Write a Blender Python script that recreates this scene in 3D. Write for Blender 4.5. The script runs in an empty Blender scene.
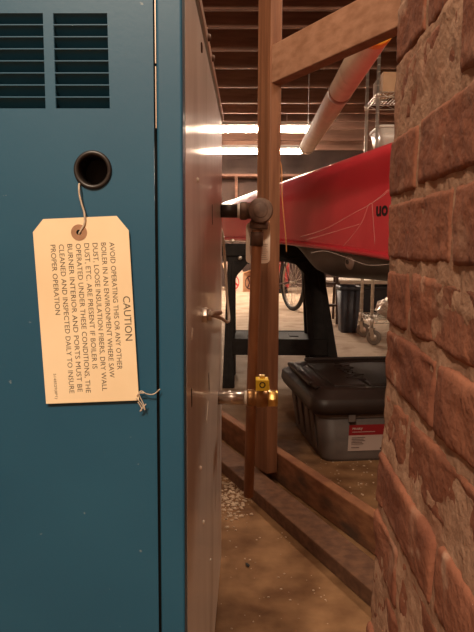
import bpy, bmesh, math, random
from mathutils import Vector, Matrix, noise, Euler
random.seed(7)
S = bpy.context.scene
COL = S.collection
PI = math.pi

# ------------------------------------------------------------------ camera
F = 640.0
HC = 0.78
pitch = math.atan((316 - 245) / F)
yaw = math.atan(11 / F)
roll = math.radians(0.25)
CM = Matrix.Rotation(yaw, 3, 'Z') @ Matrix.Rotation(PI / 2 - pitch, 3, 'X') @ Matrix.Rotation(roll, 3, 'Z')
cam = bpy.data.cameras.new('camera')
cam.sensor_fit = 'VERTICAL'; cam.sensor_height = 24.0; cam.lens = 24.0 * F / 632
cam.clip_start = 0.02; cam.clip_end = 100
co = bpy.data.objects.new('camera', cam); COL.objects.link(co)
co.matrix_world = Matrix.Translation((0, 0, HC)) @ CM.to_4x4()
S.camera = co
CP = Vector((0, 0, HC))


def ray(x, y):
    return CM @ Vector(((x - 237) / F, (316 - y) / F, -1))


def P(x, y, Y):
    """world point seen at photo position x, y, at distance Y in front of the camera"""
    d = ray(x, y)
    return CP + d * (Y / d.y)


def PX(x, y, X):
    d = ray(x, y)
    return CP + d * (X / d.x)


def PF(x, y, z=0.0):
    d = ray(x, y)
    return CP + d * ((z - HC) / d.z)


# ------------------------------------------------------------------ materials
def srgb(r, g, b):
    f = lambda c: (c / 12.92 if c <= .04045 else ((c + .055) / 1.055) ** 2.4)
    return (f(r / 255), f(g / 255), f(b / 255), 1)


def mat(name, c1, c2=None, rough=.6, metal=0.0, scale=8.0, stretch=(1, 1, 1), bump=0.0, bscale=None,
        rough2=None, coat=0.0, detail=6, ramp=(.35, .65), spec=.5, dist=.01, spots=None):
    m = bpy.data.materials.new(name); m.use_nodes = True
    nt = m.node_tree; N = nt.nodes; L = nt.links
    b = N['Principled BSDF']
    b.inputs['Roughness'].default_value = rough
    b.inputs['Metallic'].default_value = metal
    b.inputs['Coat Weight'].default_value = coat
    b.inputs['Specular IOR Level'].default_value = spec
    b.inputs['Base Color'].default_value = c1
    tc = N.new('ShaderNodeTexCoord'); mp = N.new('ShaderNodeMapping')
    mp.inputs['Scale'].default_value = stretch
    L.new(tc.outputs['Object'], mp.inputs['Vector'])
    nz = N.new('ShaderNodeTexNoise'); nz.inputs['Scale'].default_value = scale
    nz.inputs['Detail'].default_value = detail
    L.new(mp.outputs['Vector'], nz.inputs['Vector'])
    last = None
    if c2 is not None:
        rp = N.new('ShaderNodeValToRGB')
        rp.color_ramp.elements[0].position = ramp[0]; rp.color_ramp.elements[0].color = c1
        rp.color_ramp.elements[1].position = ramp[1]; rp.color_ramp.elements[1].color = c2
        L.new(nz.outputs['Fac'], rp.inputs['Fac'])
        last = rp.outputs['Color']
    if spots:
        for (col, sc, lo, hi) in spots:
            n2 = N.new('ShaderNodeTexNoise'); n2.inputs['Scale'].default_value = sc
            n2.inputs['Detail'].default_value = 8
            L.new(mp.outputs['Vector'], n2.inputs['Vector'])
            r2 = N.new('ShaderNodeMapRange'); r2.inputs['From Min'].default_value = lo
            r2.inputs['From Max'].default_value = hi
            L.new(n2.outputs['Fac'], r2.inputs['Value'])
            mx = N.new('ShaderNodeMix'); mx.data_type = 'RGBA'
            L.new(r2.outputs['Result'], mx.inputs['Factor'])
            if last is None:
                mx.inputs['A'].default_value = c1
            else:
                L.new(last, mx.inputs['A'])
            mx.inputs['B'].default_value = col
            last = mx.outputs['Result']
    if last is not None:
        L.new(last, b.inputs['Base Color'])
    if rough2 is not None:
        mr = N.new('ShaderNodeMapRange')
        mr.inputs['From Min'].default_value = .3; mr.inputs['From Max'].default_value = .7
        mr.inputs['To Min'].default_value = rough; mr.inputs['To Max'].default_value = rough2
        L.new(nz.outputs['Fac'], mr.inputs['Value']); L.new(mr.outputs['Result'], b.inputs['Roughness'])
    if bump:
        bp = N.new('ShaderNodeBump'); bp.inputs['Strength'].default_value = bump
        bp.inputs['Distance'].default_value = dist
        n3 = N.new('ShaderNodeTexNoise'); n3.inputs['Scale'].default_value = bscale or scale * 3
        n3.inputs['Detail'].default_value = 8
        L.new(mp.outputs['Vector'], n3.inputs['Vector'])
        L.new(n3.outputs['Fac'], bp.inputs['Height']); L.new(bp.outputs['Normal'], b.inputs['Normal'])
    return m


def emit(name, col, strength):
    m = bpy.data.materials.new(name); m.use_nodes = True
    b = m.node_tree.nodes['Principled BSDF']
    b.inputs['Base Color'].default_value = (0.8, 0.8, 0.8, 1)
    b.inputs['Emission Color'].default_value = col
    b.inputs['Emission Strength'].default_value = strength
    return m


M = {}
M['blue'] = mat('blue_paint', (.012, .078, .140, 1), (.016, .092, .158, 1), rough=.42, scale=5, bump=.06, bscale=220, dist=.001,
                spots=[((.16, .22, .25, 1), 110, .735, .77)])
M['steel'] = mat('galvanised_steel', (.70, .65, .60, 1), (.80, .75, .69, 1), rough=.36, rough2=.46, metal=.35, scale=11,
                 stretch=(1, 1, .3), bump=.05, bscale=30, dist=.001, spots=[((.42, .36, .31, 1), 6, .56, .8)])
_n = M['steel'].node_tree
_g = _n.nodes.new('ShaderNodeBsdfGlossy'); _g.inputs['Color'].default_value = (.75, .68, .6, 1); _g.inputs['Roughness'].default_value = .09
_x = _n.nodes.new('ShaderNodeMixShader'); _x.inputs['Fac'].default_value = .22
_o = [n for n in _n.nodes if n.type == 'OUTPUT_MATERIAL'][0]
_n.links.new(_n.nodes['Principled BSDF'].outputs[0], _x.inputs[1]); _n.links.new(_g.outputs[0], _x.inputs[2]); _n.links.new(_x.outputs[0], _o.inputs['Surface'])
M['trim_steel'] = mat('trim_steel', (.55, .46, .38, 1), (.66, .56, .47, 1), rough=.32, metal=1.0, scale=20)
M['dark'] = mat('dark_sheet', (.010, .009, .008, 1), rough=.8)
M['black_rubber'] = mat('black_rubber', (.018, .014, .012, 1), (.028, .022, .018, 1), rough=.38, scale=60)
M['tag'] = mat('manila_card', (.80, .62, .38, 1), (.86, .69, .45, 1), rough=.75, scale=12, bump=.05, bscale=300, dist=.0005)
M['tag_ring'] = mat('brown_card_ring', (.32, .17, .09, 1), (.38, .21, .12, 1), rough=.8, scale=150)
M['ink'] = mat('black_ink', (.05, .04, .03, 1), (.09, .07, .05, 1), rough=.8, scale=900)
M['string'] = mat('string', (.45, .36, .27, 1), (.6, .5, .38, 1), rough=.8, scale=300)
M['brick'] = mat('old_red_brick', (.175, .066, .040, 1), (.265, .108, .064, 1), rough=.95, scale=14, bump=.6, bscale=140, dist=.003, spec=.15,
                 spots=[((.33, .19, .13, 1), 11, .58, .74), ((.42, .28, .20, 1), 30, .64, .78), ((.11, .045, .030, 1), 23, .62, .78)])
_n = M['brick'].node_tree; _b = _n.nodes['Principled BSDF']; _src = _b.inputs['Base Color'].links[0].from_socket
_t = _n.nodes.new('ShaderNodeTexCoord'); _s = _n.nodes.new('ShaderNodeSeparateXYZ'); _n.links.new(_t.outputs['Object'], _s.inputs[0])
_z = _n.nodes.new('ShaderNodeMapRange'); _z.inputs['From Min'].default_value = .93; _z.inputs['From Max'].default_value = 1.05
_z.inputs['To Min'].default_value = -.28; _z.inputs['To Max'].default_value = .12; _n.links.new(_s.outputs['Z'], _z.inputs['Value'])
_q = _n.nodes.new('ShaderNodeTexNoise'); _q.inputs['Scale'].default_value = 17; _q.inputs['Detail'].default_value = 9; _n.links.new(_t.outputs['Object'], _q.inputs['Vector'])
_a = _n.nodes.new('ShaderNodeMath'); _a.operation = 'ADD'; _n.links.new(_q.outputs['Fac'], _a.inputs[0]); _n.links.new(_z.outputs[0], _a.inputs[1])
_r = _n.nodes.new('ShaderNodeMapRange'); _r.inputs['From Min'].default_value = .50; _r.inputs['From Max'].default_value = .62; _r.inputs['To Max'].default_value = .85; _n.links.new(_a.outputs[0], _r.inputs['Value'])
_m = _n.nodes.new('ShaderNodeMix'); _m.data_type = 'RGBA'; _m.inputs['B'].default_value = (.37, .235, .165, 1)
_n.links.new(_r.outputs[0], _m.inputs['Factor']); _n.links.new(_src, _m.inputs['A']); _n.links.new(_m.outputs['Result'], _b.inputs['Base Color'])
M['mortar'] = mat('lime_mortar', (.29, .165, .108, 1), (.40, .25, .17, 1), rough=1, scale=30, bump=.6, bscale=160, dist=.003, spec=.1,
                  spots=[((.28, .14, .09, 1), 18, .55, .75)])
M['wood_post'] = mat('post_wood', (.155, .060, .027, 1), (.25, .108, .052, 1), rough=.6, scale=7, stretch=(9, 9, .5), bump=.25, bscale=16, dist=.002)
M['wood_rail'] = mat('rail_wood', (.24, .115, .062, 1), (.34, .18, .11, 1), rough=.75, scale=7, stretch=(3, 3, 6), bump=.2, bscale=16, dist=.002)
M['wood_plate'] = mat('plate_wood', (.085, .036, .018, 1), (.15, .07, .035, 1), rough=.85, scale=9, stretch=(4, 4, 6), bump=.3, bscale=18, dist=.002)
M['wood_plank'] = mat('plank_wood', (.17, .062, .026, 1), (.27, .115, .05, 1), rough=.8, scale=7, stretch=(2.5, 2.5, 7), bump=.4, bscale=18, dist=.002,
                      spots=[((.07, .035, .02, 1), 2.2, .52, .7)])
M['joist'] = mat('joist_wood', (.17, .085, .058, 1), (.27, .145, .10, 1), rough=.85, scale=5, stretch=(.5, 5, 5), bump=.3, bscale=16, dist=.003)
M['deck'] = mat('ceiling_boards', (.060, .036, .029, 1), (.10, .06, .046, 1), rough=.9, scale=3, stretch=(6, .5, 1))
M['floor'] = mat('concrete', (.40, .29, .205, 1), (.52, .395, .29, 1), rough=.85, scale=3.0, bump=.35, bscale=22, dist=.006, spec=.25,
                 spots=[((.30, .20, .135, 1), 5.5, .52, .72), ((.62, .50, .38, 1), 38, .64, .76)])
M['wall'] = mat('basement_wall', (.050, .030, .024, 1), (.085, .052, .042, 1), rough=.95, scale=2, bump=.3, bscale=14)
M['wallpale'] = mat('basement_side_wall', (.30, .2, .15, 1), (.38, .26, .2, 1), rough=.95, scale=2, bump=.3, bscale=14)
M['copper'] = mat('aged_copper', (.22, .085, .036, 1), (.36, .155, .07, 1), rough=.45, metal=.2, scale=14, stretch=(3, 3, .6))
M['copper_shine'] = mat('bright_copper_pipe', (.50, .45, .41, 1), (.66, .60, .55, 1), rough=.3, metal=1, scale=20, stretch=(.5, 3, 3))
M['brass'] = mat('tarnished_brass', (.30, .155, .065, 1), (.45, .26, .11, 1), rough=.4, metal=.85, scale=40)
M['brass_bright'] = mat('bright_brass', (.75, .47, .13, 1), (.85, .58, .2, 1), rough=.3, metal=.9, scale=40)
M['yellow'] = mat('yellow_plastic', (.72, .46, .02, 1), (.78, .52, .03, 1), rough=.45, scale=40)
M['black_iron'] = mat('black_iron', (.030, .022, .017, 1), (.055, .038, .028, 1), rough=.42, metal=.5, scale=50)
M['rust_iron'] = mat('brown_iron', (.085, .045, .03, 1), (.15, .085, .058, 1), rough=.55, metal=.3, scale=60, bump=.2, bscale=120, dist=.001)
M['white_tape'] = mat('thread_tape', (.75, .68, .58, 1), rough=.6)
M['paper'] = mat('paper_tag', (.80, .64, .52, 1), (.86, .71, .58, 1), rough=.8, scale=20)
M['faint_ink'] = mat('faint_ink', (.36, .25, .19, 1), rough=.9)
M['cable'] = mat('grey_cable', (.40, .30, .22, 1), (.5, .38, .29, 1), rough=.5, scale=60)
M['red'] = mat('red_plastic_hull', (.53, .028, .044, 1), (.60, .038, .055, 1), rough=.30, scale=5, coat=.25, bump=.03, bscale=8)
M['kdeck'] = mat('grey_brown_deck', (.055, .036, .028, 1), (.080, .052, .040, 1), rough=.5, scale=8)
M['steelring'] = mat('dull_fitting', (.30, .22, .19, 1), rough=.4, metal=.6)
M['saw'] = mat('black_moulded_plastic', (.010, .008, .0075, 1), (.017, .014, .0125, 1), rough=.7, scale=30, spec=.2)
M['lid'] = mat('black_lid_plastic', (.018, .011, .009, 1), (.025, .015, .012, 1), rough=.46, spec=.35, scale=20)
M['tote'] = mat('grey_tote_plastic', (.098, .078, .070, 1), (.118, .094, .084, 1), rough=.55, scale=20)
M['lred'] = mat('label_red', (.27, .013, .018, 1), rough=.5)
M['lwhite'] = mat('label_white', (.46, .36, .32, 1), rough=.55)
M['chrome'] = mat('chrome_wire', (.80, .74, .68, 1), rough=.38, metal=.85)
M['caster_rubber'] = mat('grey_caster_rubber', (.24, .205, .175, 1), rough=.6)
M['zinc'] = mat('zinc_plate', (.62, .56, .5, 1), rough=.35, metal=.9)
M['clear'] = mat('milky_plastic', (.62, .55, .5, 1), (.74, .67, .61, 1), rough=.35, scale=6)
M['white'] = mat('white_plastic', (.80, .74, .68, 1), rough=.4)
M['pvc'] = mat('cream_pipe', (.60, .45, .34, 1), (.68, .52, .40, 1), rough=.7, spec=.2, scale=9, spots=[((.40, .26, .18, 1), 7, .6, .75)])
M['ytape'] = mat('yellow_tape', (.85, .42, .04, 1), rough=.5)
M['band'] = mat('brown_band', (.26, .13, .08, 1), rough=.6)
M['bin'] = mat('slate_blue_plastic', (.040, .046, .064, 1), (.052, .058, .078, 1), rough=.5, scale=9)
M['ladder'] = mat('dark_wood', (.045, .022, .014, 1), (.075, .038, .025, 1), rough=.6, scale=12)
M['table'] = mat('pale_board', (.62, .52, .44, 1), (.7, .6, .5, 1), rough=.5, scale=6)
M['navy'] = mat('dark_navy_plastic', (.022, .022, .030, 1), rough=.5)
M['card'] = mat('cardboard', (.52, .32, .19, 1), (.60, .39, .24, 1), rough=.85, scale=8)
M['cardwhite'] = mat('white_faced_card', (.80, .62, .54, 1), (.86, .68, .6, 1), rough=.8, scale=8)
M['logo_red'] = mat('red_print', (.55, .02, .03, 1), rough=.7)
M['logo_dark'] = mat('dark_print', (.10, .06, .05, 1), rough=.7)
M['cabinet'] = mat('red_enamel', (.36, .035, .035, 1), (.42, .045, .045, 1), rough=.45, scale=5)
M['tyre'] = mat('tyre_rubber', (.02, .017, .015, 1), rough=.7)
M['bikepaint'] = mat('dark_bike_paint', (.05, .012, .012, 1), rough=.3)
M['web'] = mat('cobweb_silk', (.62, .50, .44, 1), rough=.6)
M['cord'] = mat('orange_twine', (.50, .20, .06, 1), (.60, .28, .1, 1), rough=.8, scale=90)
M['stone'] = mat('rubble', (.44, .32, .22, 1), (.56, .42, .30, 1), rough=.95, scale=20)
M['silver'] = mat('silver_film', (.62, .52, .45, 1), (.75, .65, .58, 1), rough=.28, metal=.6, scale=12, bump=.5, bscale=20)
M['lampwhite'] = mat('white_enamel', (.8, .75, .7, 1), rough=.5)
M['tube'] = emit('lit_tube', (1, .80, .62, 1), 95.0)

# ------------------------------------------------------------------ mesh helpers
class MB:
    def __init__(self):
        self.bm = bmesh.new()

    def box(self, size, mtx=None, taper=None):
        """size x,y,z about the origin of mtx; taper scales the bottom end"""
        r = bmesh.ops.create_cube(self.bm, size=1)
        for v in r['verts']:
            t = (taper if (taper and v.co.z < 0) else (1, 1))
            v.co = Vector((v.co.x * size[0] * t[0], v.co.y * size[1] * t[1], v.co.z * size[2]))
            if mtx is not None: v.co = mtx @ v.co
        return self

    def bx(self, x0, x1, y0, y1, z0, z1):
        return self.box((x1 - x0, y1 - y0, z1 - z0), Matrix.Translation(((x0 + x1) / 2, (y0 + y1) / 2, (z0 + z1) / 2)))

    def bar(self, a, b, w, h, up=(0, 0, 1)):
        a = Vector(a); b = Vector(b); d = b - a; l = d.length; d.normalize()
        up = Vector(up); s = d.cross(up).normalized(); u = s.cross(d).normalized()
        m = Matrix((s, d, u)).transposed().to_4x4(); m.translation = (a + b) / 2
        return self.box((w, l, h), m)

    def tube(self, pts, r, seg=12, cap=True):
        pts = [Vector(p) for p in pts]
        rs = r if isinstance(r, (list, tuple)) else [r] * len(pts)
        rings = []; prev = None
        for i, p in enumerate(pts):
            d = (pts[min(i + 1, len(pts) - 1)] - pts[max(i - 1, 0)]).normalized()
            if prev is None:
                a = Vector((0, 0, 1)) if abs(d.z) < .9 else Vector((1, 0, 0))
                s = d.cross(a).normalized()
            else:
                s = (prev - d * prev.dot(d)).normalized()
            prev = s; u = d.cross(s)
            rings.append([self.bm.verts.new(p + (s * math.cos(2 * PI * k / seg) + u * math.sin(2 * PI * k / seg)) * rs[i]) for k in range(seg)])
        for a, b in zip(rings, rings[1:]):
            for k in range(seg):
                f = self.bm.faces.new((a[k], a[(k + 1) % seg], b[(k + 1) % seg], b[k])); f.smooth = True
        if cap:
            self.bm.faces.new(rings[0][::-1]); self.bm.faces.new(rings[-1])
        return self

    def cyl(self, a, b, r, seg=24, r2=None):
        return self.tube([a, b], [r, r if r2 is None else r2], seg)

    def lathe(self, prof, axis_o, axis_d, seg=24, closed=False):
        """prof = (radius, along axis)"""
        o = Vector(axis_o); d = Vector(axis_d).normalized()
        a = Vector((0, 0, 1)) if abs(d.z) < .9 else Vector((1, 0, 0))
        s = d.cross(a).normalized(); u = d.cross(s)
        rings = []
        for (r, t) in prof:
            rings.append([self.bm.verts.new(o + d * t + (s * math.cos(2 * PI * k / seg) + u * math.sin(2 * PI * k / seg)) * max(r, 1e-5)) for k in range(seg)])
        pairs = list(zip(rings, rings[1:])) + ([(rings[-1], rings[0])] if closed else [])
        for A, B in pairs:
            for k in range(seg):
                f = self.bm.faces.new((A[k], A[(k + 1) % seg], B[(k + 1) % seg], B[k])); f.smooth = True
        return self

    def ring(self, c, d, R, r, seg=40, s2=10):
        return self.lathe([(R + r * math.cos(2 * PI * k / s2), r * math.sin(2 * PI * k / s2)) for k in range(s2)], c, d, seg, closed=True)

    def poly(self, pts, thick):
        """prism: planar outline extruded along a vector"""
        t = Vector(thick)
        a = [self.bm.verts.new(Vector(p)) for p in pts]; b = [self.bm.verts.new(Vector(p) + t) for p in pts]
        n = len(pts)
        self.bm.faces.new(a[::-1]); self.bm.faces.new(b)
        for k in range(n):
            self.bm.faces.new((a[k], a[(k + 1) % n], b[(k + 1) % n], b[k]))
        return self

    def build(self, name, m, parent=None, bevel=0.0, world=True, kind=None, smooth=False, seg=2):
        bmesh.ops.recalc_face_normals(self.bm, faces=self.bm.faces)
        me = bpy.data.meshes.new(name); self.bm.to_mesh(me); self.bm.free()
        return finish(me, name, m, parent, bevel, world, kind, smooth, seg)


def root_mtx(o):
    m = Matrix()
    while o:
        m = (Matrix.Translation(o.location) @ o.rotation_euler.to_matrix().to_4x4()) @ m
        o = o.parent
    return m


def finish(me, name, m, parent=None, bevel=0.0, world=True, kind=None, smooth=False, seg=2):
    me.materials.clear(); me.materials.append(m)
    o = bpy.data.objects.new(name, me); COL.objects.link(o)
    if smooth:
        for p in me.polygons: p.use_smooth = True
    if parent is not None:
        if world: me.transform(root_mtx(parent).inverted())
        o.parent = parent
    else:
        xs = [v.co for v in me.vertices]
        c = Vector(((min(v.x for v in xs) + max(v.x for v in xs)) / 2, (min(v.y for v in xs) + max(v.y for v in xs)) / 2, min(v.z for v in xs)))
        me.transform(Matrix.Translation(-c)); o.location = c
    if bevel:
        b = o.modifiers.new('bevel', 'BEVEL'); b.width = bevel; b.segments = seg; b.limit_method = 'ANGLE'; b.angle_limit = math.radians(40)
    if kind: o['kind'] = kind
    return o


def thing(name, label, cat, loc=(0, 0, 0), rz=0, group=None):
    o = bpy.data.objects.new(name, None); COL.objects.link(o)
    o.location = loc; o.rotation_euler = (0, 0, rz); o.empty_display_size = .05
    o['label'] = label; o['category'] = cat
    if group: o['group'] = group
    return o


def tag(o, label, cat, group=None, kind=None):
    o['label'] = label; o['category'] = cat
    if group: o['group'] = group
    if kind: o['kind'] = kind
    return o


def copy_tree(o, parent=None):
    c = o.copy(); COL.objects.link(c); c.parent = parent
    for ch in [x for x in bpy.data.objects if x.parent == o]: copy_tree(ch, c)
    return c


def plate2d(outer, holes, thick):
    """flat plate with holes, outline in (u, v); returns mesh in the xy plane, thickness along z"""
    cu = bpy.data.curves.new('plate', 'CURVE'); cu.dimensions = '2D'; cu.fill_mode = 'BOTH'; cu.extrude = thick / 2
    for loop in [outer] + holes:
        sp = cu.splines.new('POLY'); sp.points.add(len(loop) - 1); sp.use_cyclic_u = True
        for p, q in zip(sp.points, loop): p.co = (q[0], q[1], 0, 1)
    o = bpy.data.objects.new('plate', cu); COL.objects.link(o)
    bpy.context.view_layer.update()
    me = bpy.data.meshes.new_from_object(o.evaluated_get(bpy.context.evaluated_depsgraph_get()))
    bpy.data.objects.remove(o); bpy.data.curves.remove(cu)
    return me


def text_mesh(s, size=1.0, extrude=0.0, bold=0.0):
    cu = bpy.data.curves.new('text', 'FONT'); cu.body = s; cu.size = size; cu.extrude = extrude; cu.offset = bold
    cu.resolution_u = 3
    o = bpy.data.objects.new('text', cu); COL.objects.link(o)
    bpy.context.view_layer.update()
    me = bpy.data.meshes.new_from_object(o.evaluated_get(bpy.context.evaluated_depsgraph_get()))
    bpy.data.objects.remove(o); bpy.data.curves.remove(cu)
    return me


def bounds(me):
    xs = [v.co.x for v in me.vertices]; ys = [v.co.y for v in me.vertices]
    return min(xs), max(xs), min(ys), max(ys)


def join_meshes(mes):
    bm = bmesh.new()
    for m in mes: bm.from_mesh(m)
    me = bpy.data.meshes.new('joined'); bm.to_mesh(me); bm.free()
    return me


def circ(cx, cy, r, n=32):
    return [(cx + r * math.cos(2 * PI * k / n), cy + r * math.sin(2 * PI * k / n)) for k in range(n)]


def rrect(x0, x1, y0, y1, r, n=5):
    pts = []
    for (cx, cy, a0) in ((x1 - r, y1 - r, 0), (x0 + r, y1 - r, 90), (x0 + r, y0 + r, 180), (x1 - r, y0 + r, 270)):
        for k in range(n + 1):
            a = math.radians(a0 + 90 * k / n); pts.append((cx + r * math.cos(a), cy + r * math.sin(a)))
    return pts


# ------------------------------------------------------------------ setting
X0, X1, Y0, Y1, ZC = -3.2, 4.2, -2.2, 12.0, 2.62
# floor: gently uneven concrete
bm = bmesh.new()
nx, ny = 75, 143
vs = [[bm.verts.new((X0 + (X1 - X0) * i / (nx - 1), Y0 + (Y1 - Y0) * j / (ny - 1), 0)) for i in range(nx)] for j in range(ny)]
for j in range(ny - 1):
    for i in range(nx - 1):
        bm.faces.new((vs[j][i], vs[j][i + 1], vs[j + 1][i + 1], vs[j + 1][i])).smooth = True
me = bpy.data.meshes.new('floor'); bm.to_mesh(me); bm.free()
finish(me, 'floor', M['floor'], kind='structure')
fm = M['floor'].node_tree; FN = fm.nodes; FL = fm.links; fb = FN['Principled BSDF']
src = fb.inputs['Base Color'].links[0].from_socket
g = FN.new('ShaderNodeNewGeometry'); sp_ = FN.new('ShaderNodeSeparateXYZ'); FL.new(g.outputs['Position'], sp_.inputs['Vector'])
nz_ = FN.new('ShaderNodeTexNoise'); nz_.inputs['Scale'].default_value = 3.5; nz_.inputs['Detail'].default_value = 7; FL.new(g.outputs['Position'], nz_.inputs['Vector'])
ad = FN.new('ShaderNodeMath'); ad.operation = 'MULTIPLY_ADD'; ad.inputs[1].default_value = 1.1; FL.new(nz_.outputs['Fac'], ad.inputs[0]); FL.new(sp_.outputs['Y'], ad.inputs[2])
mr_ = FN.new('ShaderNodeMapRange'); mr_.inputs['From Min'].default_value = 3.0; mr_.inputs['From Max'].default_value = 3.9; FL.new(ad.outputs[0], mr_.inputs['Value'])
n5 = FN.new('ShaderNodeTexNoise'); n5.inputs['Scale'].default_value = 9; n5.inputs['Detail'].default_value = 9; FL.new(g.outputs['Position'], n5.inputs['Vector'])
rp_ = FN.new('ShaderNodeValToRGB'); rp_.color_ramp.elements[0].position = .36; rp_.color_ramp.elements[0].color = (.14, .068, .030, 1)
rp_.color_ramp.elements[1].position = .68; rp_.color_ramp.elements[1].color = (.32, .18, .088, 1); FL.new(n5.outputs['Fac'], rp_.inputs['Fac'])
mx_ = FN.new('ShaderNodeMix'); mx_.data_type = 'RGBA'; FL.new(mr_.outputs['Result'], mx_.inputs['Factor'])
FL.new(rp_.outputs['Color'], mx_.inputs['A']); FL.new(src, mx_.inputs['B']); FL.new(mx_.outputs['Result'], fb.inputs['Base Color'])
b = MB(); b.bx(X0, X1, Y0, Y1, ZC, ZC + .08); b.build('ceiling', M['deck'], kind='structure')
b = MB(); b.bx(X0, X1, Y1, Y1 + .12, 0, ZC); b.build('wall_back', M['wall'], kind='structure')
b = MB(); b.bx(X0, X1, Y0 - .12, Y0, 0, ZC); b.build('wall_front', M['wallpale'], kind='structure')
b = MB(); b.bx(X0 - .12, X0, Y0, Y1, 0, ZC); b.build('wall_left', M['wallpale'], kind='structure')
b = MB(); b.bx(X1, X1 + .12, Y0, Y1, 0, ZC); b.build('wall_right', M['wallpale'], kind='structure')

JZ = 2.40
jy = []
for yb in (-12, 9, 27, 50, 68, 87, 103, 113, 121):
    d = ray(237, yb); jy.append(d.y * (JZ - HC) / d.z)
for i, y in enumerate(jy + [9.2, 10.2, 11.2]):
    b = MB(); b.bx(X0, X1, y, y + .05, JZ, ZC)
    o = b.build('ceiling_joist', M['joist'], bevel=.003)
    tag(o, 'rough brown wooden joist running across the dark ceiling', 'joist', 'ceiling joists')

# long shelf on the back wall seen between the boiler and the post
sh = thing('wall_shelf', 'long brown board shelf high on the far wall under the lamps', 'shelf', (-.4, Y1 - .2, 0))
zs = P(240, 176, Y1 - .4).z
b = MB(); b.bx(-1.6, 1.2, Y1 - .38, Y1, zs, zs + .04); b.build('shelf_board', M['joist'], sh)
for x in (-1.3, -.25, .8):
    b = MB(); b.bx(x, x + .05, Y1 - .34, Y1, zs - .05, zs); b.bar((x + .025, Y1 - .03, zs - .4), (x + .025, Y1 - .3, zs - .04), .05, .05)
    b.build('bracket', M['joist'], sh)

# ------------------------------------------------------------------ boiler
YF = .55
CX = P(183.8, 316, YF).x                      # plane of the bare steel side
LX = CX - .56
BK = PX(221.6, 280, CX).y
TOPZ = PX(222, 113, CX).z
bo = thing('boiler', 'blue painted boiler with louvres and a bare steel side panel', 'boiler', ((CX + LX) / 2, (YF + BK) / 2, 0))
sx = P(157, 300, YF).x                      # seam between door panel and corner strip
zb, zt = .10, TOPZ - .006
T = .0014
def pf(x, y): q = P(x, y, YF); return (q.x, q.z)
# louvre layout
cols = [(-14, 43.2), (53, 107.5)]
slots = []
for (xa, xb) in cols:
    for k in range(8):
        ya = 13.2 + k * 12.05; yb2 = ya + 10.9
        xo = k * .35
        a = pf(xa + xo, ya); c = pf(xb + xo, yb2)
        slots.append((a[0], c[0], c[1], a[1]))
slots_in = [s for s in slots]
# pull the left column's outer edge to its own true width
hc = pf(93, 170); HR = .0148
holes = [[(s[0], s[2]), (s[1], s[2]), (s[1], s[3]), (s[0], s[3])] for s in slots] + [circ(hc[0], hc[1], HR)]
me = plate2d([(LX, zb), (sx - .0012, zb), (sx - .0012, zt), (LX, zt)], holes, T)
me.transform(Matrix.Translation((0, YF + T / 2, 0)) @ Matrix.Rotation(PI / 2, 4, 'X'))
door = finish(me, 'front_panel', M['blue'], bo)
b = MB()
for (x0, x1, z0, z1) in slots:            # each louvre blade leans inwards from its top edge
    b.poly([(x0, YF + .0005, z1), (x1, YF + .0005, z1), (x1, YF + .0092, z0 + .0005), (x0, YF + .0092, z0 + .0005)], (0, .0008, .0006))
    for x in (x0, x1):
        b.poly([(x - .0003, YF + .0005, z1), (x - .0003, YF + .0092, z0), (x - .0003, YF + .0012, z0)], (.0006, 0, 0))
b.build('louvre_blades', M['blue'], door)
b = MB()
b.bx(sx + .0012, CX, YF - .0008, YF + .022, zb, zt)
b.build('corner_strip', M['blue'], bo, bevel=.0022, seg=3)
b = MB(); b.bx(sx - .004, sx + .004, YF + .010, YF + .012, zb, zt)
sm = b.build('seam_strip', M['dark'], bo)
for (ya, yb_) in ((-20, 63), (66, 128)):  # thin pale slivers standing in for a highlight along the upper seam
    b = MB(); b.bx(sx + .0002, sx + .0010, YF + .0006, YF + .003, P(157, yb_, YF).z, min(zt, P(157, ya, YF).z)); b.build('highlight_sliver', M['trim_steel'], sm)
b = MB(); b.bx(LX + .004, CX - .004, YF + .024, BK - .004, zb, zt - .012); b.build('inner_casing', M['dark'], bo)
# side panel: thin sheet with a folded edge
b = MB(); b.bx(CX - .0018, CX + .0002, YF + .022, BK, zb, zt - .016)
side = b.build('side_panel', M['steel'], bo)
b = MB(); b.bx(LX - .0002, LX + .0018, YF + .004, BK, zb, zt - .004); b.build('side_panel', M['blue'], bo)
b = MB(); b.bx(LX, CX, BK - .003, BK - .001, zb, zt); b.build('back_panel', M['steel'], bo)
b = MB(); b.bx(LX - .002, CX + .0035, YF + .024, BK + .003, zt - .011, zt + .002)
lid = b.build('top_panel', M['trim_steel'], bo, bevel=.0012)
b = MB(); b.bx(LX, CX, YF, YF + .03, zt, zt + .002); b.build('top_front_lip', M['blue'], bo)
b = MB(); b.bx(LX + .01, CX - .01, YF + .02, BK - .01, 0, zb); b.build('plinth', M['dark'], bo)
for (x, y) in ((208, 40), (212, 53)):
    c = PX(x, y, CX + .0035); c.z = zt - .0045
    b = MB(); b.lathe([(0, .004), (.0035, .0035), (.0045, .002), (.0048, 0)], c, (1, 0, 0), 12); b.build('screw', M['rust_iron'], lid)
# knockout ring in the front
b = MB(); b.lathe([(.0122, .0), (.0128, -.0022), (.0150, -.0028), (.0162, -.0012), (.0162, .0006), (.0148, .002), (.0140, .02), (.0118, .03), (.0118, .003)],
                  (hc[0], YF, hc[1]), (0, 1, 0), 40, closed=True)
b.build('grommet', M['black_rubber'], door)
b = MB(); b.cyl((hc[0], YF + .0235, hc[1]), (hc[0], YF + .026, hc[1]), .016, 32); b.build('knockout_back', M['dark'], door)
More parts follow.
